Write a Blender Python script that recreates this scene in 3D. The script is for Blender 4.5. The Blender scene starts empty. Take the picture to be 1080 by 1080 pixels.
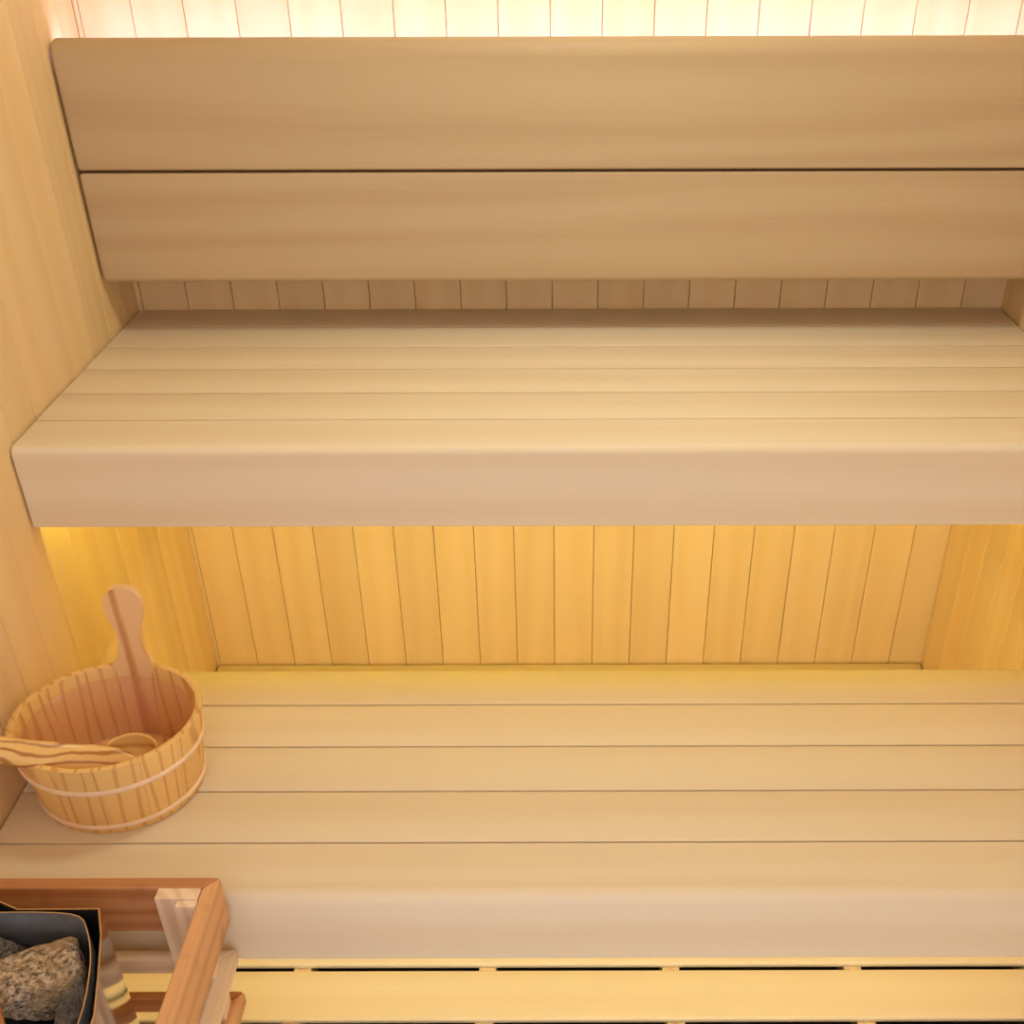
import bpy, bmesh, math, random
from mathutils import Vector, Matrix, noise
random.seed(7)
S = bpy.context.scene
C = S.collection
PI = math.pi

# ------------------------------------------------------------------ room numbers (metres)
XL, XR, YB = -0.80, 0.836, 2.0913       # left wall, right wall, back wall faces
YF = -0.45                               # open front of the cabin
ZC = 2.12                                # ceiling
ZD = 0.05                                # top of the duckboard
H = 1.5677                               # camera height
ZU = 0.882                               # upper seat
ZL = 0.448                               # lower seat

# ------------------------------------------------------------------ helpers
def link(o, parent=None):
    C.objects.link(o)
    if parent is not None:
        o.parent = parent
    return o

def obj(name, bm, mats, parent=None, smooth=False, label=None):
    me = bpy.data.meshes.new(name)
    bmesh.ops.recalc_face_normals(bm, faces=bm.faces[:])
    if parent is not None:
        bmesh.ops.translate(bm, verts=bm.verts[:], vec=-origin(parent))
    bm.to_mesh(me)
    bm.free()
    for m in (mats if isinstance(mats, (list, tuple)) else [mats]):
        me.materials.append(m)
    if smooth:
        for p in me.polygons:
            p.use_smooth = True
        me.set_sharp_from_angle(angle=math.radians(smooth if smooth is not True else 40))
    o = bpy.data.objects.new(name, me)
    link(o, parent)
    if label:
        o['label'] = label
    return o

def origin(o):
    v = Vector((0, 0, 0))
    while o is not None:
        v += Vector(o.location)
        o = o.parent
    return v

def tag(o, label, cat, group=None, kind=None):
    if kind:
        o['kind'] = kind
    if label:
        o['label'] = label
        o['category'] = cat
    if group:
        o['group'] = group
    return o

def thing(name, label, cat, loc=(0, 0, 0), group=None):
    o = bpy.data.objects.new(name, None)
    o.empty_display_size = 0.05
    o.location = loc
    link(o)
    return tag(o, label, cat, group)

def box(bm, x0, x1, y0, y1, z0, z1):
    vs = [bm.verts.new((x, y, z)) for x in (x0, x1) for y in (y0, y1) for z in (z0, z1)]
    for f in ((0, 1, 3, 2), (4, 6, 7, 5), (0, 4, 5, 1), (2, 3, 7, 6), (0, 2, 6, 4), (1, 5, 7, 3)):
        bm.faces.new([vs[i] for i in f])
    return vs

def bbox(bm, x0, x1, y0, y1, z0, z1, b=0.002, seg=2):
    """bevelled box"""
    t = bmesh.new()
    box(t, x0, x1, y0, y1, z0, z1)
    bmesh.ops.bevel(t, geom=t.edges[:], offset=b, segments=seg, affect='EDGES', profile=0.5)
    merge(bm, t)

def merge(bm, t):
    m = {}
    for v in t.verts:
        m[v] = bm.verts.new(v.co)
    for f in t.faces:
        nf = bm.faces.new([m[v] for v in f.verts])
        nf.material_index = f.material_index
    t.free()

def rounded(pts, seg=6):
    """pts: (a, b, r) convex polygon -> outline with rounded corners"""
    out = []
    n = len(pts)
    for i, (a, b, r) in enumerate(pts):
        p = Vector((a, b)); q0 = Vector(pts[i - 1][:2]); q1 = Vector(pts[(i + 1) % n][:2])
        if r <= 0:
            out.append(p); continue
        d0 = (q0 - p).normalized(); d1 = (q1 - p).normalized()
        ang = d0.angle(d1)
        t = r / math.tan(ang / 2)
        s = p + d0 * t; e = p + d1 * t
        cen = p + (d0 + d1).normalized() * (r / math.sin(ang / 2))
        a0 = math.atan2(s.y - cen.y, s.x - cen.x); a1 = math.atan2(e.y - cen.y, e.x - cen.x)
        da = (a1 - a0 + PI) % (2 * PI) - PI
        for k in range(seg + 1):
            t_ = a0 + da * k / seg
            out.append(Vector((cen.x + r * math.cos(t_), cen.y + r * math.sin(t_))))
    return out

def prism_x(bm, prof, x0, x1, er=0.0, seg=4):
    """profile in (y, z) run along x, with the end arrises rounded over er"""
    ys = [p.x for p in prof]; zs = [p.y for p in prof]
    yc = (min(ys) + max(ys)) / 2; zc = (min(zs) + max(zs)) / 2
    hy = (max(ys) - min(ys)) / 2; hz = (max(zs) - min(zs)) / 2
    rings = []
    st = [(0, 0)] if er <= 0 else [(er * (1 - math.sin(k / seg * PI / 2)), er * (1 - math.cos(k / seg * PI / 2))) for k in range(seg + 1)][::-1]
    st = [(s[0], s[1]) for s in st]
    # st: (distance from the end, inset)
    left = sorted(st, key=lambda s: s[0])
    for d, i in left:
        rings.append((x0 + d, i))
    for d, i in left[::-1]:
        rings.append((x1 - d, i))
    rv = []
    for x, i in rings:
        rv.append([bm.verts.new((x, yc + (p.x - yc) * (1 - i / hy), zc + (p.y - zc) * (1 - i / hz))) for p in prof])
    n = len(prof)
    for a, b in zip(rv, rv[1:]):
        for k in range(n):
            bm.faces.new((a[k], a[(k + 1) % n], b[(k + 1) % n], b[k]))
    bm.faces.new(rv[0]); bm.faces.new(rv[-1][::-1])

def tube(bm, pts, rx, rz=None, n=10, closed=False, up=Vector((0, 0, 1))):
    """tube along pts; rx = half width sideways, rz = half height (lists or numbers)"""
    N = len(pts)
    rx = rx if isinstance(rx, (list, tuple)) else [rx] * N
    rz = rx if rz is None else (rz if isinstance(rz, (list, tuple)) else [rz] * N)
    rings = []
    for i, p in enumerate(pts):
        a = pts[i - 1] if (i > 0 or closed) else pts[0]
        b = pts[(i + 1) % N] if (i < N - 1 or closed) else pts[-1]
        t = (b - a).normalized()
        sd = t.cross(up).normalized(); nm = sd.cross(t).normalized()
        rings.append([bm.verts.new(p + sd * rx[i] * math.cos(2 * PI * k / n) + nm * rz[i] * math.sin(2 * PI * k / n)) for k in range(n)])
    pairs = list(zip(rings, rings[1:])) + ([(rings[-1], rings[0])] if closed else [])
    for a, b in pairs:
        for k in range(n):
            bm.faces.new((a[k], a[(k + 1) % n], b[(k + 1) % n], b[k]))
    if not closed:
        bm.faces.new(rings[0][::-1]); bm.faces.new(rings[-1])

# ------------------------------------------------------------------ materials
def nodes(name):
    m = bpy.data.materials.new(name)
    m.use_nodes = True
    nt = m.node_tree
    nt.nodes.clear()
    out = nt.nodes.new('ShaderNodeOutputMaterial')
    bs = nt.nodes.new('ShaderNodeBsdfPrincipled')
    nt.links.new(bs.outputs[0], out.inputs[0])
    return m, nt, bs, out

def wood(name, base, dark, axis='X', figure=0.5, vary=0.06, ring=9.0, rough=0.55, lo=0.35, hi=0.75, spots=0.0, fibre=0.25):
    """solid wood: growth rings cut along the grain axis + fine fibres, tone varied board by board"""
    m, nt, bs, out = nodes(name)
    L = nt.links.new
    N = nt.nodes.new
    tc = N('ShaderNodeTexCoord'); geo = N('ShaderNodeNewGeometry')
    comb = N('ShaderNodeCombineXYZ')
    for i, k in enumerate((17.3, 9.1, 13.7)):
        mu = N('ShaderNodeMath'); mu.operation = 'MULTIPLY_ADD'; mu.inputs[1].default_value = k; mu.inputs[2].default_value = 1.7
        L(geo.outputs['Random Per Island'], mu.inputs[0]); L(mu.outputs[0], comb.inputs[i])
    mp = N('ShaderNodeMapping')      # put the grain along local z
    sc = {'X': (0.07, 1, 1), 'Y': (1, 0.07, 1), 'Z': (1, 1, 0.07)}[axis]
    mp.inputs['Scale'].default_value = sc
    L(tc.outputs['Object'], mp.inputs['Vector'])
    add = N('ShaderNodeVectorMath'); add.operation = 'ADD'
    L(mp.outputs[0], add.inputs[0]); L(comb.outputs[0], add.inputs[1])
    # warp
    nz = N('ShaderNodeTexNoise'); nz.inputs['Scale'].default_value = 6.0; nz.inputs['Detail'].default_value = 2
    L(add.outputs[0], nz.inputs['Vector'])
    wsub = N('ShaderNodeVectorMath'); wsub.operation = 'MULTIPLY_ADD'
    wsub.inputs[1].default_value = (0.12, 0.12, 0.12); L(nz.outputs['Color'], wsub.inputs[0]); L(add.outputs[0], wsub.inputs[2])
    wave = N('ShaderNodeTexWave'); wave.wave_type = 'RINGS'; wave.rings_direction = axis
    wave.wave_profile = 'SIN'
    wave.inputs['Scale'].default_value = ring; wave.inputs['Distortion'].default_value = 2.2
    wave.inputs['Detail'].default_value = 1.5; wave.inputs['Detail Scale'].default_value = 1.5
    L(wsub.outputs[0], wave.inputs['Vector'])
    # broad tone
    nb = N('ShaderNodeTexNoise'); nb.inputs['Scale'].default_value = 9.0; nb.inputs['Detail'].default_value = 3
    L(add.outputs[0], nb.inputs['Vector'])
    # fibres
    fm = N('ShaderNodeMapping'); k = 260.0
    fm.inputs['Scale'].default_value = tuple(k if v == 1 else k * 0.25 for v in sc)
    L(add.outputs[0], fm.inputs['Vector'])
    nf = N('ShaderNodeTexNoise'); nf.inputs['Scale'].default_value = 1.0; nf.inputs['Detail'].default_value = 2
    L(fm.outputs[0], nf.inputs['Vector'])
    def mix(a, b, w):
        x = N('ShaderNodeMix'); x.data_type = 'FLOAT'; x.inputs[0].default_value = w
        L(a, x.inputs[2]); L(b, x.inputs[3]); return x.outputs[0]
    rr = N('ShaderNodeMapRange'); rr.inputs[1].default_value = lo; rr.inputs[2].default_value = hi
    rr.interpolation_type = 'SMOOTHSTEP'
    f1 = mix(nb.outputs['Fac'], wave.outputs['Fac'], figure)
    f2 = mix(f1, nf.outputs['Fac'], fibre)
    L(f2, rr.inputs[0])
    cm = N('ShaderNodeMix'); cm.data_type = 'RGBA'
    cm.inputs[6].default_value = (*base, 1); cm.inputs[7].default_value = (*dark, 1)
    L(rr.outputs[0], cm.inputs[0])
    col = cm.outputs[2]
    if spots:
        vo = N('ShaderNodeTexNoise'); vo.inputs['Scale'].default_value = 14; vo.inputs['Detail'].default_value = 3
        L(tc.outputs['Object'], vo.inputs['Vector'])
        vr = N('ShaderNodeMapRange'); vr.inputs[1].default_value = 0.58; vr.inputs[2].default_value = 0.72; vr.inputs[4].default_value = spots
        L(vo.outputs['Fac'], vr.inputs[0])
        sm = N('ShaderNodeMix'); sm.data_type = 'RGBA'; sm.inputs[7].default_value = (dark[0] * .6, dark[1] * .5, dark[2] * .3, 1)
        L(vr.outputs[0], sm.inputs[0]); L(col, sm.inputs[6]); col = sm.outputs[2]
    hs = N('ShaderNodeHueSaturation')
    vr2 = N('ShaderNodeMapRange'); vr2.inputs[3].default_value = 1 - vary; vr2.inputs[4].default_value = 1 + vary
    L(geo.outputs['Random Per Island'], vr2.inputs[0]); L(vr2.outputs[0], hs.inputs['Value'])
    L(col, hs.inputs['Color'])
    L(hs.outputs[0], bs.inputs['Base Color'])
    bs.inputs['Roughness'].default_value = rough
    bs.inputs['Specular IOR Level'].default_value = 0.3
    bp = N('ShaderNodeBump'); bp.inputs['Strength'].default_value = 0.06; bp.inputs['Distance'].default_value = 0.001
    L(nf.outputs['Fac'], bp.inputs['Height']); L(bp.outputs[0], bs.inputs['Normal'])
    return m

def plain(name, col, rough=0.5, metal=0.0, noise_amt=0.0, scale=40, spec=0.5, bump=0.0):
    m, nt, bs, out = nodes(name)
    bs.inputs['Roughness'].default_value = rough
    bs.inputs['Metallic'].default_value = metal
    bs.inputs['Specular IOR Level'].default_value = spec
    tc = nt.nodes.new('ShaderNodeTexCoord')
    nz = nt.nodes.new('ShaderNodeTexNoise'); nz.inputs['Scale'].default_value = scale; nz.inputs['Detail'].default_value = 4
    nt.links.new(tc.outputs['Object'], nz.inputs['Vector'])
    mx = nt.nodes.new('ShaderNodeMix'); mx.data_type = 'RGBA'
    mx.inputs[6].default_value = (*[c * (1 - noise_amt) for c in col], 1)
    mx.inputs[7].default_value = (*[min(1, c * (1 + noise_amt)) for c in col], 1)
    nt.links.new(nz.outputs['Fac'], mx.inputs[0]); nt.links.new(mx.outputs[2], bs.inputs['Base Color'])
    if bump:
        bp = nt.nodes.new('ShaderNodeBump'); bp.inputs['Strength'].default_value = bump; bp.inputs['Distance'].default_value = 0.002
        nt.links.new(nz.outputs['Fac'], bp.inputs['Height']); nt.links.new(bp.outputs[0], bs.inputs['Normal'])
    return m

def glow(name, col, strength):
    m = bpy.data.materials.new(name); m.use_nodes = True
    nt = m.node_tree; nt.nodes.clear()
    out = nt.nodes.new('ShaderNodeOutputMaterial'); e = nt.nodes.new('ShaderNodeEmission')
    e.inputs[0].default_value = (*col, 1); e.inputs[1].default_value = strength
    nt.links.new(e.outputs[0], out.inputs[0])
    return m

ASP = (0.79, 0.70, 0.54); ASPD = (0.735, 0.62, 0.445)
M = {}
M['bench'] = wood('pale_aspen_bench', ASP, ASPD, 'X', figure=0.35, vary=0.03, ring=5, lo=0.3, hi=0.85)
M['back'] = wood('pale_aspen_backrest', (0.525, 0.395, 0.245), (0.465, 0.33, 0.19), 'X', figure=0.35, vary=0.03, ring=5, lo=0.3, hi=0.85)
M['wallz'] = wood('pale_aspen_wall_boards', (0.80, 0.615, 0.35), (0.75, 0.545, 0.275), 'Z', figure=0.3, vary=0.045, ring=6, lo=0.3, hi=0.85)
M['duck'] = wood('pale_duckboard', (0.80, 0.72, 0.56), (0.75, 0.63, 0.43), 'X', figure=0.3, vary=0.03, ring=6, lo=0.3, hi=0.85)
M['cedarx'] = wood('cedar_grain_across', (0.62, 0.31, 0.145), (0.48, 0.20, 0.08), 'X', figure=0.4, vary=0.08, ring=12, spots=0.35)
M['cedary'] = wood('cedar_grain_along', (0.72, 0.42, 0.22), (0.60, 0.31, 0.14), 'Y', figure=0.4, vary=0.08, ring=12, spots=0.55)
M['lightx'] = wood('light_pine_across', (0.86, 0.69, 0.51), (0.76, 0.57, 0.39), 'X', figure=0.5, vary=0.04, ring=14)
M['lighty'] = wood('light_pine_along', (0.86, 0.69, 0.51), (0.76, 0.57, 0.39), 'Y', figure=0.5, vary=0.04, ring=14)
M['lightz'] = wood('light_pine_upright', (0.88, 0.71, 0.53), (0.74, 0.55, 0.38), 'Z', figure=0.5, vary=0.04, ring=14)
M['stave'] = wood('pine_stave', (0.80, 0.53, 0.20), (0.54, 0.25, 0.075), 'Z', figure=0.8, vary=0.05, ring=15, rough=0.4, lo=0.66, hi=1.0, fibre=0.1)
M['handle'] = wood('pine_handle', (0.82, 0.55, 0.29), (0.52, 0.21, 0.06), 'Z', figure=0.85, vary=0.05, ring=10, rough=0.4, lo=0.62, hi=1.0, fibre=0.12)
M['ladle'] = wood('pine_ladle', (0.80, 0.52, 0.19), (0.42, 0.17, 0.04), 'X', figure=0.9, vary=0.05, ring=30, rough=0.28, lo=0.5, hi=0.95, fibre=0.1)
M['ladle_bowl'] = wood('pine_ladle_bowl', (0.74, 0.46, 0.16), (0.46, 0.20, 0.05), 'X', figure=0.7, vary=0.03, ring=10, rough=0.28, lo=0.6, hi=1.0, fibre=0.1)
M['hoop'] = plain('pale_hoop', (0.86, 0.64, 0.43), 0.45, noise_amt=0.12, scale=60)
M['steel'] = plain('polished_steel', (0.72, 0.70, 0.68), 0.10, 1.0, 0.04, 8)
M['black'] = plain('black_steel', (0.012, 0.012, 0.013), 0.45, 0.0, 0.3, 60)
M['grey'] = plain('blued_grey_steel', (0.30, 0.32, 0.37), 0.42, 0.6, 0.6, 34, bump=0.35)
M['edge'] = plain('warm_sheen_steel_edge', (0.75, 0.55, 0.38), 0.3, 1.0, 0.1, 40)  # warm reflection along the sheet rims is put into the steel colour
M['floor'] = plain('dark_floor', (0.035, 0.03, 0.027), 0.7, 0.0, 0.3, 20)
M['ceil'] = wood('pale_aspen_ceiling', ASP, ASPD, 'Y', figure=0.3, vary=0.04, ring=6)
M['screw'] = plain('screw_steel', (0.5, 0.48, 0.45), 0.35, 1.0, 0.1)
WARM = (1.0, 0.60, 0.16)
M['led'] = glow('led_under_upper', (1.0, 0.84, 0.08), 30.5)
M['led2'] = glow('led_under_lower', (1.0, 0.90, 0.46), 26.5)
M['led3'] = glow('led_backrest', (0.84, 0.80, 1.35), 19.0)
M['lamp'] = glow('ceiling_lamp', (0.98, 1.0, 0.79), 28.5)

def liner_mat():
    m, nt, bs, out = nodes('frosted_plastic_liner')
    bs.inputs['Base Color'].default_value = (1.0, 0.70, 0.50, 1)
    bs.inputs['Roughness'].default_value = 0.25
    tr = nt.nodes.new('ShaderNodeBsdfTransparent'); tr.inputs[0].default_value = (1.0, 0.96, 0.93, 1)
    mx = nt.nodes.new('ShaderNodeMixShader'); mx.inputs[0].default_value = 0.13
    nt.links.new(tr.outputs[0], mx.inputs[1]); nt.links.new(bs.outputs[0], mx.inputs[2]); nt.links.new(mx.outputs[0], out.inputs[0])
    return m
M['liner'] = liner_mat()

def rock_mat(name, a, b, c, sc=90.0):
    m, nt, bs, out = nodes(name)
    L = nt.links.new; N = nt.nodes.new
    tc = N('ShaderNodeTexCoord')
    n1 = N('ShaderNodeTexNoise'); n1.inputs['Scale'].default_value = sc * 1.7; n1.inputs['Detail'].default_value = 5; n1.inputs['Roughness'].default_value = 0.75
    n2 = N('ShaderNodeTexNoise'); n2.inputs['Scale'].default_value = sc * 0.25; n2.inputs['Detail'].default_value = 3
    vo = N('ShaderNodeTexVoronoi'); vo.inputs['Scale'].default_value = sc * 3.2
    for n in (n1, n2, vo):
        L(tc.outputs['Object'], n.inputs['Vector'])
    r1 = N('ShaderNodeValToRGB'); e = r1.color_ramp.elements
    e[0].position = 0.40; e[0].color = (*a, 1); e[1].position = 0.62; e[1].color = (*b, 1)
    L(n1.outputs['Fac'], r1.inputs[0])
    mx = N('ShaderNodeMix'); mx.data_type = 'RGBA'; mx.inputs[7].default_value = (*c, 1)
    r2 = N('ShaderNodeMapRange'); r2.inputs[1].default_value = 0.45; r2.inputs[2].default_value = 0.65; r2.inputs[4].default_value = 0.7
    L(n2.outputs['Fac'], r2.inputs[0]); L(r2.outputs[0], mx.inputs[0]); L(r1.outputs[0], mx.inputs[6])
    L(mx.outputs[2], bs.inputs['Base Color'])
    bs.inputs['Roughness'].default_value = 0.8
    ad = N('ShaderNodeMath'); ad.operation = 'ADD'; L(n1.outputs['Fac'], ad.inputs[0]); L(vo.outputs['Distance'], ad.inputs[1])
    bp = N('ShaderNodeBump'); bp.inputs['Strength'].default_value = 0.9; bp.inputs['Distance'].default_value = 0.003
    L(ad.outputs[0], bp.inputs['Height']); L(bp.outputs[0], bs.inputs['Normal'])
    return m
M['rock_tan'] = rock_mat('speckled_tan_stone', (0.08, 0.06, 0.045), (0.80, 0.62, 0.45), (0.42, 0.27, 0.12))
M['rock_dark'] = rock_mat('dark_grey_stone', (0.035, 0.033, 0.03), (0.30, 0.27, 0.23), (0.08, 0.072, 0.065))
M['rock_brown'] = rock_mat('brown_grey_stone', (0.06, 0.055, 0.05), (0.25, 0.20, 0.16), (0.13, 0.11, 0.09), 50)

# ------------------------------------------------------------------ the cabin
def boards_wall(name, horiz, a0, a1, pos, face, mat, seams, z0=0.0, z1=ZC, thick=0.016):
    """tongue-and-groove boards; horiz 'x' (back wall) or 'y' (side walls); face = +1/-1 direction of the visible side"""
    bm = bmesh.new()
    edges = [a0] + [s for s in sorted(seams) if a0 + 0.004 < s < a1 - 0.004] + [a1]
    g = 0.0006; c = 0.0006
    for s, e in zip(edges, edges[1:]):
        prof = [(s + g, -thick), (s + g, -0.0008), (s + g + c, 0.0), (e - g - c, 0.0), (e - g, -0.0008), (e - g, -thick)]
        lo = []; hi = []
        for p, d in prof:
            q = pos + face * d
            co = (p, q) if horiz == 'x' else (q, p)
            lo.append(bm.verts.new((*co, z0))); hi.append(bm.verts.new((*co, z1)))
        n = len(prof)
        for k in range(n):
            bm.faces.new((lo[k], lo[(k + 1) % n], hi[(k + 1) % n], hi[k]))
        bm.faces.new(lo); bm.faces.new(hi[::-1])
    b0, b1 = sorted((pos - face * thick * 0.6, pos - face * (thick + 0.02)))
    if horiz == 'x':
        box(bm, a0 - 0.03, a1 + 0.03, b0, b1, z0, z1)
    else:
        box(bm, b0, b1, a0, a1, z0, z1)
    o = obj(name, bm, mat)
    o['kind'] = 'structure'
    return o

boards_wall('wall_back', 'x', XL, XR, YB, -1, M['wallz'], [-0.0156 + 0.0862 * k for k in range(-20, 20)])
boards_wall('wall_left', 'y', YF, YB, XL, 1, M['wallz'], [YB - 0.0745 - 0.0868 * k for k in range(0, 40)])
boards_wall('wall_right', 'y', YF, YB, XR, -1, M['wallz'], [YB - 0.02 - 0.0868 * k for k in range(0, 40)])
bm = bmesh.new(); box(bm, XL - 0.03, XR + 0.03, YF, YB + 0.03, -0.05, 0.0); o = obj('floor', bm, M['floor']); o['kind'] = 'structure'
bm = bmesh.new()
n = 18; w = (XR - XL) / n
for k in range(n):
    bbox(bm, XL + k * w + 0.0005, XL + (k + 1) * w - 0.0005, YF, YB, ZC, ZC + 0.018, 0.0015, 1)
box(bm, XL - 0.03, XR + 0.03, YF, YB + 0.03, ZC + 0.012, ZC + 0.04)
o = obj('ceiling', bm, M['ceil']); o['kind'] = 'structure'

# ------------------------------------------------------------------ duckboard over the floor
db = thing('duckboard', 'pale wooden duckboard of wide slats covering the floor below the lower bench', 'duckboard', (0, 1.0, 0.0))
bm = bmesh.new()
for k in range(-9, 9):
    y0 = 1.2271 + 0.1085 * (k - 1) + 0.0
    y0 = 1.1183 + 0.1088 * k
    if y0 < YF + 0.05 or y0 + 0.097 > YB - 0.002:
        continue
    prof = rounded([(y0, ZD, 0.004), (y0 + 0.097, ZD, 0.003), (y0 + 0.097, ZD - 0.010, 0.002), (y0, ZD - 0.010, 0.002)], 4)
    prism_x(bm, prof, XL + 0.006, XR - 0.006, 0.002, 2)
obj('slat_panel', bm, M['duck'], db, smooth=50)
for x in (-0.747, -0.438, -0.126, 0.183, 0.49, 0.795):
    bm = bmesh.new(); bbox(bm, x - 0.0145, x + 0.0145, YF + 0.08, YB - 0.008, 0.0, ZD - 0.0101, 0.001, 1)
    obj('cleat', bm, M['lighty'], db)

# ------------------------------------------------------------------ benches
def seat_planks(bm, ys, z, x0, x1, th=0.022, r=0.0009, back_r=None):
    for i, (a, b) in enumerate(zip(ys, ys[1:])):
        rb = back_r if (back_r and i == len(ys) - 2) else r
        prof = rounded([(a + 0.0017, z, r), (b - 0.0017, z, rb), (b - 0.0017, z - th, 0.002), (a + 0.0017, z - th, 0.002)], 4)
        prism_x(bm, prof, x0, x1, 0.0015, 2)
    for a in ys[1:-1] + [ys[0] + 0.012]:      # tongues that close the joints
        box(bm, x0 + 0.002, x1 - 0.002, a - 0.006, a + 0.006, z - 0.020, z - 0.013)

X0, X1 = XL + 0.003, XR - 0.003

def nose(name, ys, yb, z, zb, r, parent, rb=0.005, th=0.026):
    """front plank that turns down into the deep front board"""
    bm = bmesh.new()
    arc = []
    # outline walked: bottom front, up, round the nose, back along the top, down, forward, down the inside
    out = []
    for k in range(5):
        t = PI + PI / 2 * (1 - k / 4.0)
        out.append(Vector((ys + rb + rb * math.cos(t), zb + rb + rb * math.sin(t))))
    for k in range(9):
        t = PI - PI / 2 * (k / 8.0)
        out.append(Vector((ys + r + r * math.cos(t), z - r + r * math.sin(t))))
    out += [Vector((yb - 0.0023, z)), Vector((yb - 0.0007, z - 0.0016)), Vector((yb - 0.0007, z - 0.022)), Vector((ys + th + 0.004, z - 0.022)),
            Vector((ys + th, z - 0.026)), Vector((ys + th, zb + 0.002)), Vector((ys + th - 0.002, zb))]
    # split into two convex-ish caps is unnecessary: extrude the outline, fill the ends
    er = 0.004
    rings = []
    cx, cy = ys + th / 2, z - 0.011
    for x, ins in ((X0, er), (X0 + 0.0012, er * 0.35), (X0 + er, 0.0), (X1 - er, 0.0), (X1 - 0.0012, er * 0.35), (X1, er)):
        ring = []
        nn = len(out)
        for i, p in enumerate(out):
            d0 = (p - out[i - 1]); d1 = (out[(i + 1) % nn] - p)
            nrm = Vector((-(d0.y), d0.x)).normalized() + Vector((-(d1.y), d1.x)).normalized()
            nrm = nrm.normalized() * -1
            q = p + nrm * ins * 0.6
            ring.append(bm.verts.new((x, q.x, q.y)))
        rings.append(ring)
    nn = len(out)
    for a, b in zip(rings, rings[1:]):
        for k in range(nn):
            bm.faces.new((a[k], a[(k + 1) % nn], b[(k + 1) % nn], b[k]))
    bm.faces.new(rings[0]); bm.faces.new(rings[-1][::-1])
    return obj(name, bm, M['bench'], parent, smooth=35)

def strip(parent, y, z, mat, x0=XL + 0.012, x1=XR - 0.012, h=0.007, face=1):
    bm = bmesh.new()
    bbox(bm, x0, x1, min(y, y + 0.004 * face), max(y, y + 0.004 * face), z - h, z + h, 0.0008, 1)
    obj('led_strip', bm, mat, parent, label='warm yellow light strip')

ub = thing('upper_bench', 'upper sauna bench of pale wood with five visible seams, under the backrest', 'bench', (0, 1.78, 0.0))
ysU = [1.5744, 1.6784, 1.7819, 1.8851, 1.9940, 2.0885]
bm = bmesh.new(); seat_planks(bm, ysU, ZU, X0, X1); obj('seat', bm, M['bench'], ub, smooth=35)
nose('front_board', 1.4752, 1.5744, ZU, ZU - 0.1316, 0.013, ub)
for x0_, x1_ in ((X0, X0 + 0.03), (X1 - 0.03, X1)):
    bm = bmesh.new(); bbox(bm, x0_, x1_, 1.515, 2.085, ZU - 0.075, ZU - 0.0225, 0.002, 1); obj('support_rail', bm, M['lighty'], ub)
strip(ub, 1.5016, ZU - 0.100, M['led'], x0=XL + 0.006, x1=XR - 0.006)

lb = thing('lower_bench', 'lower sauna bench of pale wood that carries the bucket', 'bench', (0, 1.27, 0.0))
ysL = [1.1163, 1.2213, 1.3226, 1.4273, 1.5300]
bm = bmesh.new(); seat_planks(bm, ysL, ZL, X0, X1, back_r=0.012); obj('seat', bm, M['bench'], lb, smooth=35)
nose('front_board', 1.0169, 1.1163, ZL, ZL - 0.1279, 0.019, lb)
for x0_, x1_ in ((X0, X0 + 0.03), (X1 - 0.03, X1)):
    bm = bmesh.new(); bbox(bm, x0_, x1_, 1.055, 1.52, ZL - 0.075, ZL - 0.0225, 0.002, 1); obj('support_rail', bm, M['lighty'], lb)
    for yy in (1.30, 1.47):
        bm = bmesh.new(); bbox(bm, x0_, x1_ , yy, yy + 0.045, ZD, ZL - 0.076, 0.002, 1); obj('leg', bm, M['lightz'], lb)
strip(lb, 1.0434, ZL - 0.088, M['led2'])

# ------------------------------------------------------------------ backrest
br = thing('backrest', 'pale wooden backrest of two wide horizontal boards with a rounded top edge', 'backrest', (0, 1.96, 1.16))
YR = 1.9425
zb0, zg0, zg1, zt = H - 0.5900, H - 0.4109, H - 0.4063, H - 0.2150
BX0, BX1 = XL + 0.0045, XR - 0.0045
bm = bmesh.new()
prof = []
# big soft round on the front top arris
for k in range(9):
    t = PI - PI / 2 * k / 8
    prof.append(Vector((YR + 0.022 + 0.022 * math.cos(t), zt - 0.027 + 0.027 * math.sin(t))))
for k in range(6):
    t = PI / 2 - PI / 2 * k / 5
    prof.append(Vector((YR + 0.028 + 0.012 * math.cos(t), zt - 0.012 + 0.012 * math.sin(t))))
prof += [Vector((YR + 0.040, zg1 + 0.002)), Vector((YR + 0.038, zg1)), Vector((YR + 0.003, zg1)), Vector((YR, zg1 + 0.003))]
prism_x(bm, prof, BX0, BX1, 0.007, 5)
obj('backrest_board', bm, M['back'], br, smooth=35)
bm = bmesh.new()
prof = rounded([(YR, zb0, 0.009), (YR, zg0, 0.003), (YR + 0.040, zg0, 0.003), (YR + 0.040, zb0, 0.006)], 6)
prism_x(bm, prof, BX0, BX1, 0.007, 5)
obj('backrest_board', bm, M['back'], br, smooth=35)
for x in (-0.405, 0.0, 0.42, 0.80):
    bm = bmesh.new(); bbox(bm, x - 0.02, x + 0.02, YR + 0.0402, YR + 0.062, zb0 + 0.03, zt - 0.05, 0.002, 1)
    obj('batten', bm, M['lightz'], br)
for x in (-0.405, 0.0, 0.42, 0.80):
    bm = bmesh.new(); bbox(bm, x - 0.02, x + 0.02, YR + 0.0621, YB - 0.0002, zb0 + 0.06, zb0 + 0.10, 0.001, 1)
    obj('bracket', bm, M['black'], br)
bm = bmesh.new()
bbox(bm, BX0, BX1, YR + 0.0402, YB - 0.009, zt - 0.049, zt - 0.040, 0.001, 1)
obj('strip_light_shield', bm, M['back'], br)  # unseen ledge added to keep the strip's light off the slot and seat below
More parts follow.
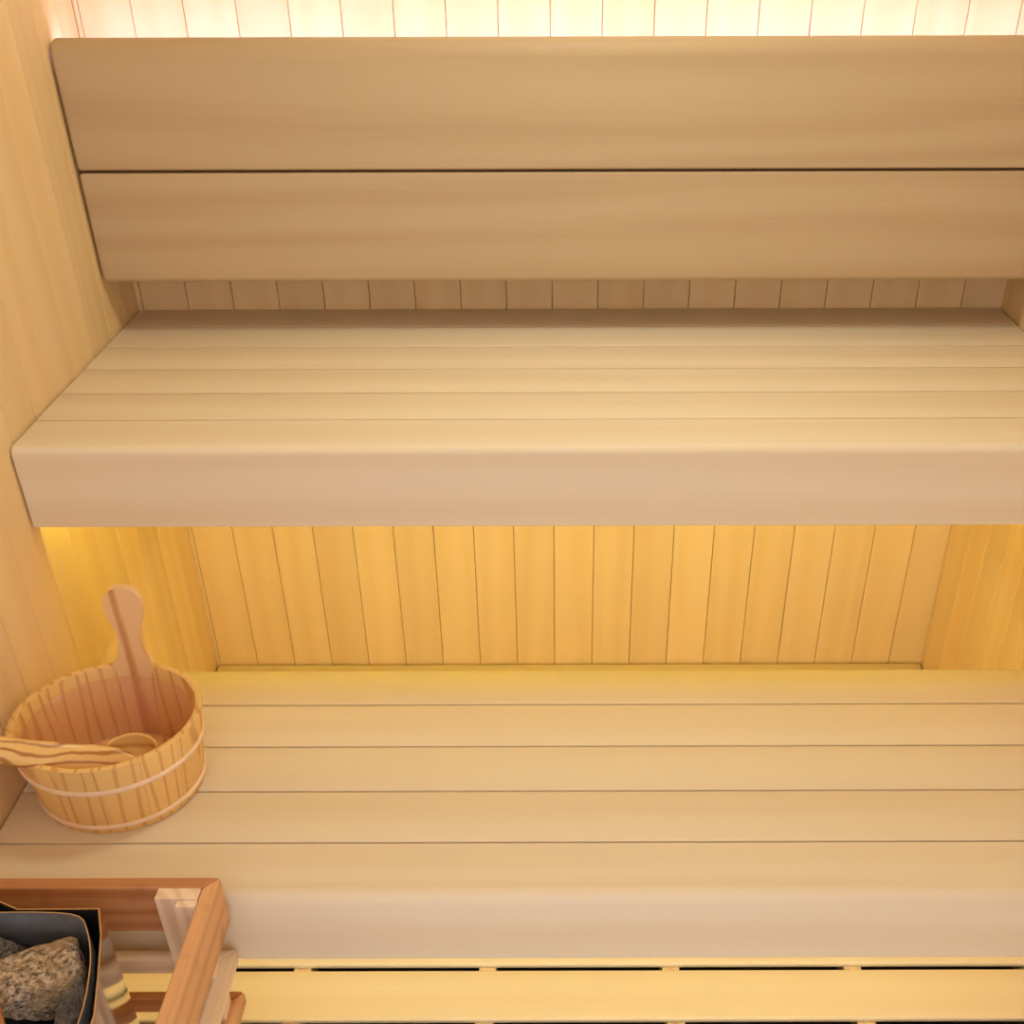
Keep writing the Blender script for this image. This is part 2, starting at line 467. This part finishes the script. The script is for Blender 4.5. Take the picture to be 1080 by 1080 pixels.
# strip set in the top of the rear face, throwing light at the wall behind
bm = bmesh.new()
bbox(bm, XL + 0.005, XR - 0.005, YR + 0.0405, YR + 0.046, zt - 0.034, zt - 0.022, 0.0008, 1)
obj('led_strip', bm, M['led3'], br, label='warm white light strip')

# ------------------------------------------------------------------ bucket
BC = Vector((-0.650, 1.242, ZL)); RT, RB, BH = 0.1275, 0.108, 0.132; EX = 1.05
bk = thing('sauna_bucket', 'round pine sauna bucket with one tall stave handle on the lower bench', 'bucket', BC)
def bp(a, z, r):
    return BC + Vector((r * EX * math.cos(a), r * math.sin(a), z))
def rad(z):
    return RB + (RT - RB) * z / BH
bm = bmesh.new()
NS = 14; TH = 0.010
HA = math.radians(88)
for i in range(NS):
    a0 = HA + 2 * PI * (i + 0.5) / NS + 0.0012; a1 = HA + 2 * PI * (i + 1.5) / NS - 0.0012
    if i == NS - 1:
        continue
    sub = 4; rows = [0.0, 0.0015, 0.06, BH - 0.0025, BH - 0.0008, BH]
    og = []; ig = []
    for z in rows:
        off = 0.0025 if z == BH else (0.0008 if z == BH - 0.0008 else (0.001 if z == 0 else 0))
        og.append([bm.verts.new(bp(a0 + (a1 - a0) * k / sub, z, rad(z) - off)) for k in range(sub + 1)])
        ig.append([bm.verts.new(bp(a0 + (a1 - a0) * k / sub, z, rad(z) - TH + off)) for k in range(sub + 1)])
    for r in range(len(rows) - 1):
        for k in range(sub):
            bm.faces.new((og[r][k], og[r][k + 1], og[r + 1][k + 1], og[r + 1][k]))
            bm.faces.new((ig[r][k], ig[r + 1][k], ig[r + 1][k + 1], ig[r][k + 1]))
        bm.faces.new((og[r][0], og[r + 1][0], ig[r + 1][0], ig[r][0]))
        bm.faces.new((og[r][-1], ig[r][-1], ig[r + 1][-1], og[r + 1][-1]))
    for k in range(sub):
        bm.faces.new((og[-1][k], og[-1][k + 1], ig[-1][k + 1], ig[-1][k]))
        bm.faces.new((og[0][k], ig[0][k], ig[0][k + 1], og[0][k + 1]))
obj('stave_wall', bm, M['stave'], bk, smooth=30)
# bottom
bm = bmesh.new()
lo = [bm.verts.new(bp(2 * PI * k / 48, 0.006, RB - 0.0125)) for k in range(48)]
hi = [bm.verts.new(bp(2 * PI * k / 48, 0.016, RB - 0.0125)) for k in range(48)]
for k in range(48):
    bm.faces.new((lo[k], lo[(k + 1) % 48], hi[(k + 1) % 48], hi[k]))
bm.faces.new(lo[::-1]); bm.faces.new(hi)
obj('bottom', bm, M['stave'], bk)
# handle stave: half-width profile over height, thickness 12 mm, leaning with the wall
prof = [(0.0, 0.0205), (0.06, 0.0225), (0.118, 0.026), (0.128, 0.0300), (0.138, 0.0285), (0.148, 0.0220), (0.160, 0.0183), (0.171, 0.0170), (0.182, 0.0175),
        (0.193, 0.0200), (0.204, 0.0240), (0.216, 0.0276), (0.226, 0.0288), (0.236, 0.0282), (0.244, 0.0255), (0.250, 0.0210), (0.2545, 0.0148), (0.257, 0.0070), (0.2575, 0.0)]
bm = bmesh.new()
fr = []; bk_ = []
cen_a = HA
def hs_(x, z, d):
    r = rad(z) - d
    yy = math.sqrt(max(0, r * r - (x / EX) ** 2)) if z < 0.14 else None
    r0 = rad(z) - d
    y_in = math.sqrt(max(0, r0 * r0 - (x / EX) ** 2))
    flat = r0 - 0.5 * x * x / r0 * max(0.0, 1 - max(0, z - 0.13) / 0.05)
    return BC + Vector((x + 0.004, y_in if z < 0.13 else flat, z))
hprof = []
for z, w in prof:
    hprof.append((z, w))
left = [(z, -w) for z, w in hprof]; right = [(z, w) for z, w in hprof[:-1]][::-1]
outline = left + right
NCOL = 7
for side, d in ((fr, 0.0), (bk_, 0.0115)):
    for z, w in hprof:
        side.append([bm.verts.new(hs_(w * (2 * k / (NCOL - 1) - 1), z, d)) for k in range(NCOL)] if w > 0 else None)
for side in (fr, bk_):
    for a, b in zip(side, side[1:]):
        if b is None:
            continue
        for k in range(NCOL - 1):
            bm.faces.new((a[k], a[k + 1], b[k + 1], b[k]))
m_ = len([s for s in fr if s])
for j in range(m_ - 1):
    for k in (0, NCOL - 1):
        bm.faces.new((fr[j][k], fr[j + 1][k], bk_[j + 1][k], bk_[j][k]))
for k in range(NCOL - 1):
    bm.faces.new((fr[m_ - 1][k], fr[m_ - 1][k + 1], bk_[m_ - 1][k + 1], bk_[m_ - 1][k]))
    bm.faces.new((fr[0][k], bk_[0][k], bk_[0][k + 1], fr[0][k + 1]))
bmesh.ops.delete(bm, geom=[v for v in bm.verts if not v.link_faces], context='VERTS')
obj('handle', bm, M['handle'], bk, smooth=50, label='tall paddle-shaped handle stave with reddish grain')
for z, rr_ in ((0.088, 0.0042), (0.0155, 0.0040)):
    bm = bmesh.new()
    tube(bm, [bp(2 * PI * k / 72, z, rad(z) + 0.0008) for k in range(72)], rr_ * 0.7, rr_, n=8, closed=True)
    obj('hoop', bm, M['hoop'], bk, smooth=60, label='pale pinkish hoop')
# frosted liner just inside the wall
bm = bmesh.new()
rows = [(0.0185, 0.02), (0.0185, RB - 0.017), (0.023, rad(0.02) - 0.0138), (0.06, rad(0.06) - 0.0135), (BH - 0.018, rad(BH - 0.018) - 0.0135)]
rg = [[bm.verts.new(bp(2 * PI * k / 64, z, r)) for k in range(64)] for z, r in rows]
for a, b in zip(rg, rg[1:]):
    for k in range(64):
        bm.faces.new((a[k], a[(k + 1) % 64], b[(k + 1) % 64], b[k]))
bm.faces.new(rg[0])
o = obj('liner', bm, M['liner'], bk, smooth=60, label='frosted plastic liner')
md = o.modifiers.new('thickness', 'SOLIDIFY'); md.thickness = 0.0009; md.offset = -1

# ------------------------------------------------------------------ ladle
LO = Vector((-0.610, 1.178, ZL + 0.07))
ld = thing('ladle', 'varnished wooden ladle with striped grain lying across the bucket rim', 'ladle', LO)
hd = [Vector(p) for p in ((-0.588, 1.170, 0.5450), (-0.603, 1.170, 0.5480), (-0.617, 1.167, 0.5525), (-0.636, 1.163, 0.557), (-0.660, 1.158, 0.5650), (-0.685, 1.150, 0.5760), (-0.708, 1.1415, 0.5885), (-0.730, 1.132, 0.602), (-0.752, 1.123, 0.6160), (-0.772, 1.114, 0.6295), (-0.784, 1.108, 0.637), (-0.788, 1.106, 0.640))]
bm = bmesh.new()
tube(bm, hd, [0.008, 0.016, 0.0205, 0.0225, 0.023, 0.0215, 0.0195, 0.0185, 0.018, 0.0175, 0.014, 0.006], [0.003, 0.005, 0.006, 0.007, 0.0075, 0.008, 0.008, 0.008, 0.008, 0.0075, 0.006, 0.003], n=20, up=Vector((0.3, -0.75, 0.7)))
obj('handle', bm, M['ladle'], ld, smooth=60)
bm = bmesh.new()
bc = Vector((-0.604, 1.186, 0.553))
nl = Vector((0.10, -0.12, 1)).normalized()
q = nl.to_track_quat('Z', 'Y').to_matrix()
def lathe(profile, n=36):
    rings = []
    for r, z in profile:
        if r < 1e-6:
            rings.append([bm.verts.new(bc + q @ Vector((0, 0, z)))])
        else:
            rings.append([bm.verts.new(bc + q @ Vector((r * math.cos(2 * PI * k / n) * 1.1, r * math.sin(2 * PI * k / n) * 1.04, z))) for k in range(n)])
    for a, b in zip(rings, rings[1:]):
        for k in range(n):
            if len(a) == 1:
                bm.faces.new((a[0], b[(k + 1) % n], b[k]))
            elif len(b) == 1:
                bm.faces.new((a[k], a[(k + 1) % n], b[0]))
            else:
                bm.faces.new((a[k], a[(k + 1) % n], b[(k + 1) % n], b[k]))
pr = [(0, -0.030), (0.012, -0.029), (0.022, -0.025), (0.030, -0.017), (0.035, -0.006), (0.0362, 0.0005), (0.0355, 0.0022), (0.0338, 0.0028), (0.0322, 0.002), (0.0312, 0.0), (0.028, -0.012), (0.020, -0.020), (0.010, -0.0235), (0, -0.024)]
lathe(pr)
obj('bowl', bm, M['ladle_bowl'], ld, smooth=60)

# ------------------------------------------------------------------ heater with stones
ZH = H - 1.03
outer = [(-.558, .918), (-.542, .879), (-.525, .820), (-.5115, .767), (-.506, .70), (-.515, .62), (-.55, .55), (-.60, .51), (-.65, .50), (-.70, .51), (-.75, .55), (-.775, .62), (-.785, .70), (-.782, .77), (-.775, .82), (-.768, .879), (-.762, .940), (-.705, .940), (-.656, .9175)]
inner = [(-.595, .9115), (-.574, .905), (-.5625, .889), (-.547, .858), (-.538, .831), (-.5275, .785), (-.524, .74), (-.523, .69), (-.533, .625), (-.56, .565), (-.605, .528), (-.65, .52), (-.695, .528), (-.737, .565), (-.76, .625), (-.768, .69), (-.766, .75), (-.76, .82), (-.75, .875), (-.735, .905), (-.70, .9125), (-.64, .9135)]
ht = thing('sauna_heater', 'black and polished steel sauna heater with an open basket of stones inside the guard', 'heater', (-0.65, 0.72, ZD))
def offset_poly(poly, d):
    out = []; n = len(poly)
    for i in range(n):
        p = Vector(poly[i]); a = Vector(poly[i - 1]); b = Vector(poly[(i + 1) % n])
        n1 = Vector(((p - a).y, -(p - a).x)).normalized(); n2 = Vector(((b - p).y, -(b - p).x)).normalized()
        nn = (n1 + n2).normalized()
        out.append(p + nn * d / max(0.5, nn.dot(n1)))
    return out
def smooth_poly(poly, it=1, keep=()):
    pts = [Vector(p) for p in poly]
    for _ in range(it):
        out = []
        n = len(pts)
        for i in range(n):
            a, b = pts[i], pts[(i + 1) % n]
            out += [a * .75 + b * .25, a * .25 + b * .75]
        pts = out
    return pts
def shell(name, poly, z0, z1, th, mats, parent, edge=True, smooth=30, sgn=1):
    """upright sheet wall round an outline; mats: [sheet, bare edge]"""
    bm = bmesh.new()
    inn = offset_poly(poly, sgn * th)
    n = len(poly)
    R = [[bm.verts.new((p[0], p[1], z)) for p in pl] for pl, z in ((poly, z0), (poly, z1), (inn, z1), (inn, z0))]
    for i, (a, b) in enumerate(((0, 1), (1, 2), (2, 3), (3, 0))):
        for k in range(n):
            f = bm.faces.new((R[a][k], R[a][(k + 1) % n], R[b][(k + 1) % n], R[b][k]))
            f.material_index = i if len(mats) > i else 0
    return obj(name, bm, mats, parent, smooth=smooth)
# outer is listed clockwise seen from above, so +offset points inward or outward according to sgn
def area(poly):
    return sum(poly[i - 1][0] * poly[i][1] - poly[i][0] * poly[i - 1][1] for i in range(len(poly))) / 2
so = 1 if area(outer) < 0 else -1
si = 1 if area(inner) < 0 else -1
shell('casing', outer, ZD + 0.08, ZH, 0.0016, [M['steel'], M['edge'], M['black'], M['black']], ht, sgn=so)
shell('casing_lining', offset_poly(outer, so * 0.0022), ZD + 0.10, ZH - 0.003, 0.001, [M['black']], ht, sgn=so)
sin_ = smooth_poly(inner, 1)
sin_ = [tuple(p) for p in sin_]
shell('stone_basket', sin_, ZH - 0.098, ZH, 0.0014, [M['grey'], M['edge'], M['grey'], M['grey']], ht, sgn=si)
bm = bmesh.new()
pl = offset_poly(sin_, si * 0.002)
f = [bm.verts.new((p[0], p[1], ZH - 0.097)) for p in pl]; g_ = [bm.verts.new((p[0], p[1], ZH - 0.093)) for p in pl]
for k in range(len(pl)):
    bm.faces.new((f[k], f[(k + 1) % len(pl)], g_[(k + 1) % len(pl)], g_[k]))
bm.faces.new(f); bm.faces.new(g_[::-1])
obj('basket_floor', bm, M['black'], ht)
for x, y in ((-0.72, 0.84), (-0.58, 0.84), (-0.72, 0.60), (-0.58, 0.60)):
    bm = bmesh.new(); bbox(bm, x - 0.018, x + 0.018, y - 0.018, y + 0.018, ZD, ZD + 0.08, 0.003, 2); obj('leg', bm, M['black'], ht)
bm = bmesh.new()
pl = offset_poly(outer, so * 0.004)
f = [bm.verts.new((p[0], p[1], ZD + 0.081)) for p in pl]; g_ = [bm.verts.new((p[0], p[1], ZD + 0.086)) for p in pl]
for k in range(len(pl)):
    bm.faces.new((f[k], f[(k + 1) % len(pl)], g_[(k + 1) % len(pl)], g_[k]))
bm.faces.new(f); bm.faces.new(g_[::-1])
obj('base_plate', bm, M['black'], ht)
# heating element: a bent rod between the stones
bm = bmesh.new()
tube(bm, [Vector(p) for p in ((-0.655, 0.62, ZH - 0.088), (-0.655, 0.70, ZH - 0.086), (-0.652, 0.775, ZH - 0.075), (-0.6415, 0.800, ZH - 0.026), (-0.6315, 0.788, ZH - 0.016), (-0.615, 0.760, ZH - 0.020), (-0.600, 0.72, ZH - 0.05), (-0.60, 0.66, ZH - 0.088))], 0.004, n=10)
obj('heating_element', bm, plain('orange_brown_element', (0.42, 0.17, 0.05), 0.5, 0.3, 0.3), ht, smooth=60)  # orange-brown rod, slightly mottled

def stone(name, label, cen, size, rot, mat, seed, cuts=9):
    rnd = random.Random(seed)
    bm = bmesh.new()
    bmesh.ops.create_icosphere(bm, subdivisions=5, radius=1.0)
    planes = []
    for i in range(cuts):
        d = Vector((rnd.gauss(0, 1), rnd.gauss(0, 1), rnd.gauss(0, 1))).normalized()
        planes.append((d, rnd.uniform(0.60, 0.84)))
    off = Vector((seed * 3.1, seed * 1.7, seed))
    for v in bm.verts:
        p = v.co.copy()
        for d, h in planes:
            k = p.dot(d)
            if k > h:
                p -= d * (k - h) * 0.93
        nz = noise.fractal(p * 1.7 + off, 1.0, 2.0, 3) * 0.06 + noise.fractal(p * 7 + off, 1.0, 2.0, 4) * 0.028
        p += v.co.normalized() * nz
        v.co = p
    R = Matrix.Rotation(rot[2], 3, 'Z') @ Matrix.Rotation(rot[1], 3, 'Y') @ Matrix.Rotation(rot[0], 3, 'X')
    for v in bm.verts:
        v.co = R @ Vector((v.co.x * size[0], v.co.y * size[1], v.co.z * size[2]))
    o = obj(name, bm, mat, smooth=50)
    o.location = cen
    tag(o, label, 'stone', 'stones in the heater')
    return o
STONES = [
    ('tan speckled heater stone, the largest, in front of the others', (-0.610, 0.846, 0.494), (0.057, 0.056, 0.040), (0.25, 0.1, 0.35), 'rock_tan', 3),
    ('dark grey stone at the left behind the large tan stone', (-0.684, 0.876, 0.494), (0.044, 0.035, 0.034), (0.1, 0.3, 0.9), 'rock_dark', 12),
    ('brownish grey stone standing between the tan stone and the right wall of the basket', (-0.5585, 0.820, 0.476), (0.021, 0.046, 0.046), (0.1, 0.1, -0.25), 'rock_brown', 8),
    ('flat grey stone at the bottom edge in front of the tan stone', (-0.570, 0.754, 0.478), (0.036, 0.030, 0.028), (0.0, 0.2, 0.4), 'rock_dark', 21),
]
for lab, c_, s_, r_, m_, sd in STONES:
    stone('heater_stone', lab, c_, s_, r_, M[m_], sd)

# ------------------------------------------------------------------ guard round the heater
GX, GY, GT = -0.4412, 1.0049, 0.0186
GZ = H - 1.0685
GF = 0.40
gd = thing('heater_guard', 'cedar and light pine guard rail standing round the heater in front of the lower bench', 'guard rail', (GX, GY, ZD))
def mitre_rails(z0, z1, mx, my, th=GT, b=0.0022, gx=GX, gy=GY, x_end=XL + 0.002, front=True):
    """three rails joined with mitres: back (along x), right (along y), front (along x)"""
    def rail(corners):
        t = bmesh.new()
        lo = [t.verts.new((x, y, z0)) for x, y in corners]; hi = [t.verts.new((x, y, z1)) for x, y in corners]
        for k in range(4):
            t.faces.new((lo[k], lo[(k + 1) % 4], hi[(k + 1) % 4], hi[k]))
        t.faces.new(lo[::-1]); t.faces.new(hi)
        bmesh.ops.recalc_face_normals(t, faces=t.faces[:])
        bmesh.ops.bevel(t, geom=t.edges[:], offset=b, segments=3, affect='EDGES', profile=0.5)
        return t
    g = 0.0002
    o1 = obj('rail', rail([(x_end, gy), (gx - g, gy), (gx - th - g, gy - th), (x_end, gy - th)]), mx, gd, smooth=25 if b > 0.003 else False)
    o2 = obj('rail', rail([(gx, gy - g), (gx, GF), (gx - th, GF + th), (gx - th, gy - th - g)]), my, gd, smooth=25 if b > 0.003 else False)
    o3 = obj('rail', rail([(gx - g, GF), (x_end, GF), (x_end, GF + th), (gx - th - g, GF + th)]), mx, gd, smooth=25 if b > 0.003 else False)
    return o1, o2, o3
mitre_rails(GZ - 0.0843, GZ, M['cedarx'], M['cedary'], b=0.0035)
for o in mitre_rails(H - 1.2373, H - 1.2110, M['lightx'], M['lighty'], gx=GX - 0.004, b=0.0015):
    o['label'] = 'light pine rail'
mitre_rails(H - 1.3233, H - 1.2959, M['cedarx'], M['cedary'], gx=GX - 0.006, b=0.005)
mitre_rails(H - 1.410, H - 1.383, M['cedarx'], M['cedary'], gx=GX - 0.006, b=0.004)
def post(x0, x1, y0, y1, z1=GZ, z0=ZD):
    bm = bmesh.new(); bbox(bm, x0, x1, y0, y1, z0, z1, 0.0012, 2)
    obj('corner_post', bm, M['lightz'], gd, label='light pine corner post')
post(-0.5153, GX - GT - 0.0005, 0.9675, GY - GT - 0.0003)
post(-0.4867, GX - GT - 0.0005, 0.9555, 0.9672, GZ - 0.002)
post(-0.5153, GX - GT - 0.0005, GF + GT + 0.0003, GF + 0.038)

# ------------------------------------------------------------------ ceiling lamp and daylight
cl = thing('ceiling_lamp', 'round frosted ceiling lamp above the front of the cabin', 'lamp', (0.1, 1.50, ZC))
bm = bmesh.new(); bmesh.ops.create_cone(bm, segments=48, cap_ends=True, radius1=0.16, radius2=0.17, depth=0.03, matrix=Matrix.Translation((0.1, 1.50, ZC - 0.0155)))
obj('lamp_base', bm, M['steel'], cl, smooth=40)
bm = bmesh.new(); bmesh.ops.create_cone(bm, segments=48, cap_ends=True, radius1=0.13, radius2=0.15, depth=0.02, matrix=Matrix.Translation((0.1, 1.50, ZC - 0.041)))
obj('diffuser', bm, M['lamp'], cl, smooth=40)

W = bpy.data.worlds.new('World'); S.world = W; W.use_nodes = True
bg = W.node_tree.nodes['Background']; bg.inputs[0].default_value = (1.0, 0.96, 0.99, 1); bg.inputs[1].default_value = 1.6

# ------------------------------------------------------------------ camera
cam = bpy.data.cameras.new('camera'); co = bpy.data.objects.new('camera', cam); link(co)
cam.sensor_width = 36; cam.sensor_fit = 'HORIZONTAL'
cam.lens = 1171.97 / 1080 * 36
cam.shift_x = (540 - 592) / 1080.0
cam.shift_y = (670 - 540) / 1080.0
pitch = math.radians(34.55)
co.location = (0, 0, H)
co.rotation_mode = 'QUATERNION'
co.rotation_quaternion = (Matrix.Rotation(PI / 2 - pitch, 4, 'X') @ Matrix.Rotation(-0.0028, 4, 'Z')).to_quaternion()
cam.clip_start = 0.01
S.camera = co

S.view_settings.view_transform = 'Standard'
S.view_settings.look = 'None'
S.view_settings.gamma = 1
S.view_settings.exposure = 0.04
S.view_settings.use_curve_mapping = False
S.cycles.max_bounces = 12
S.cycles.diffuse_bounces = 8
S.cycles.transparent_max_bounces = 12
S.cycles.use_denoising = True
S.cycles.sample_clamp_indirect = 6
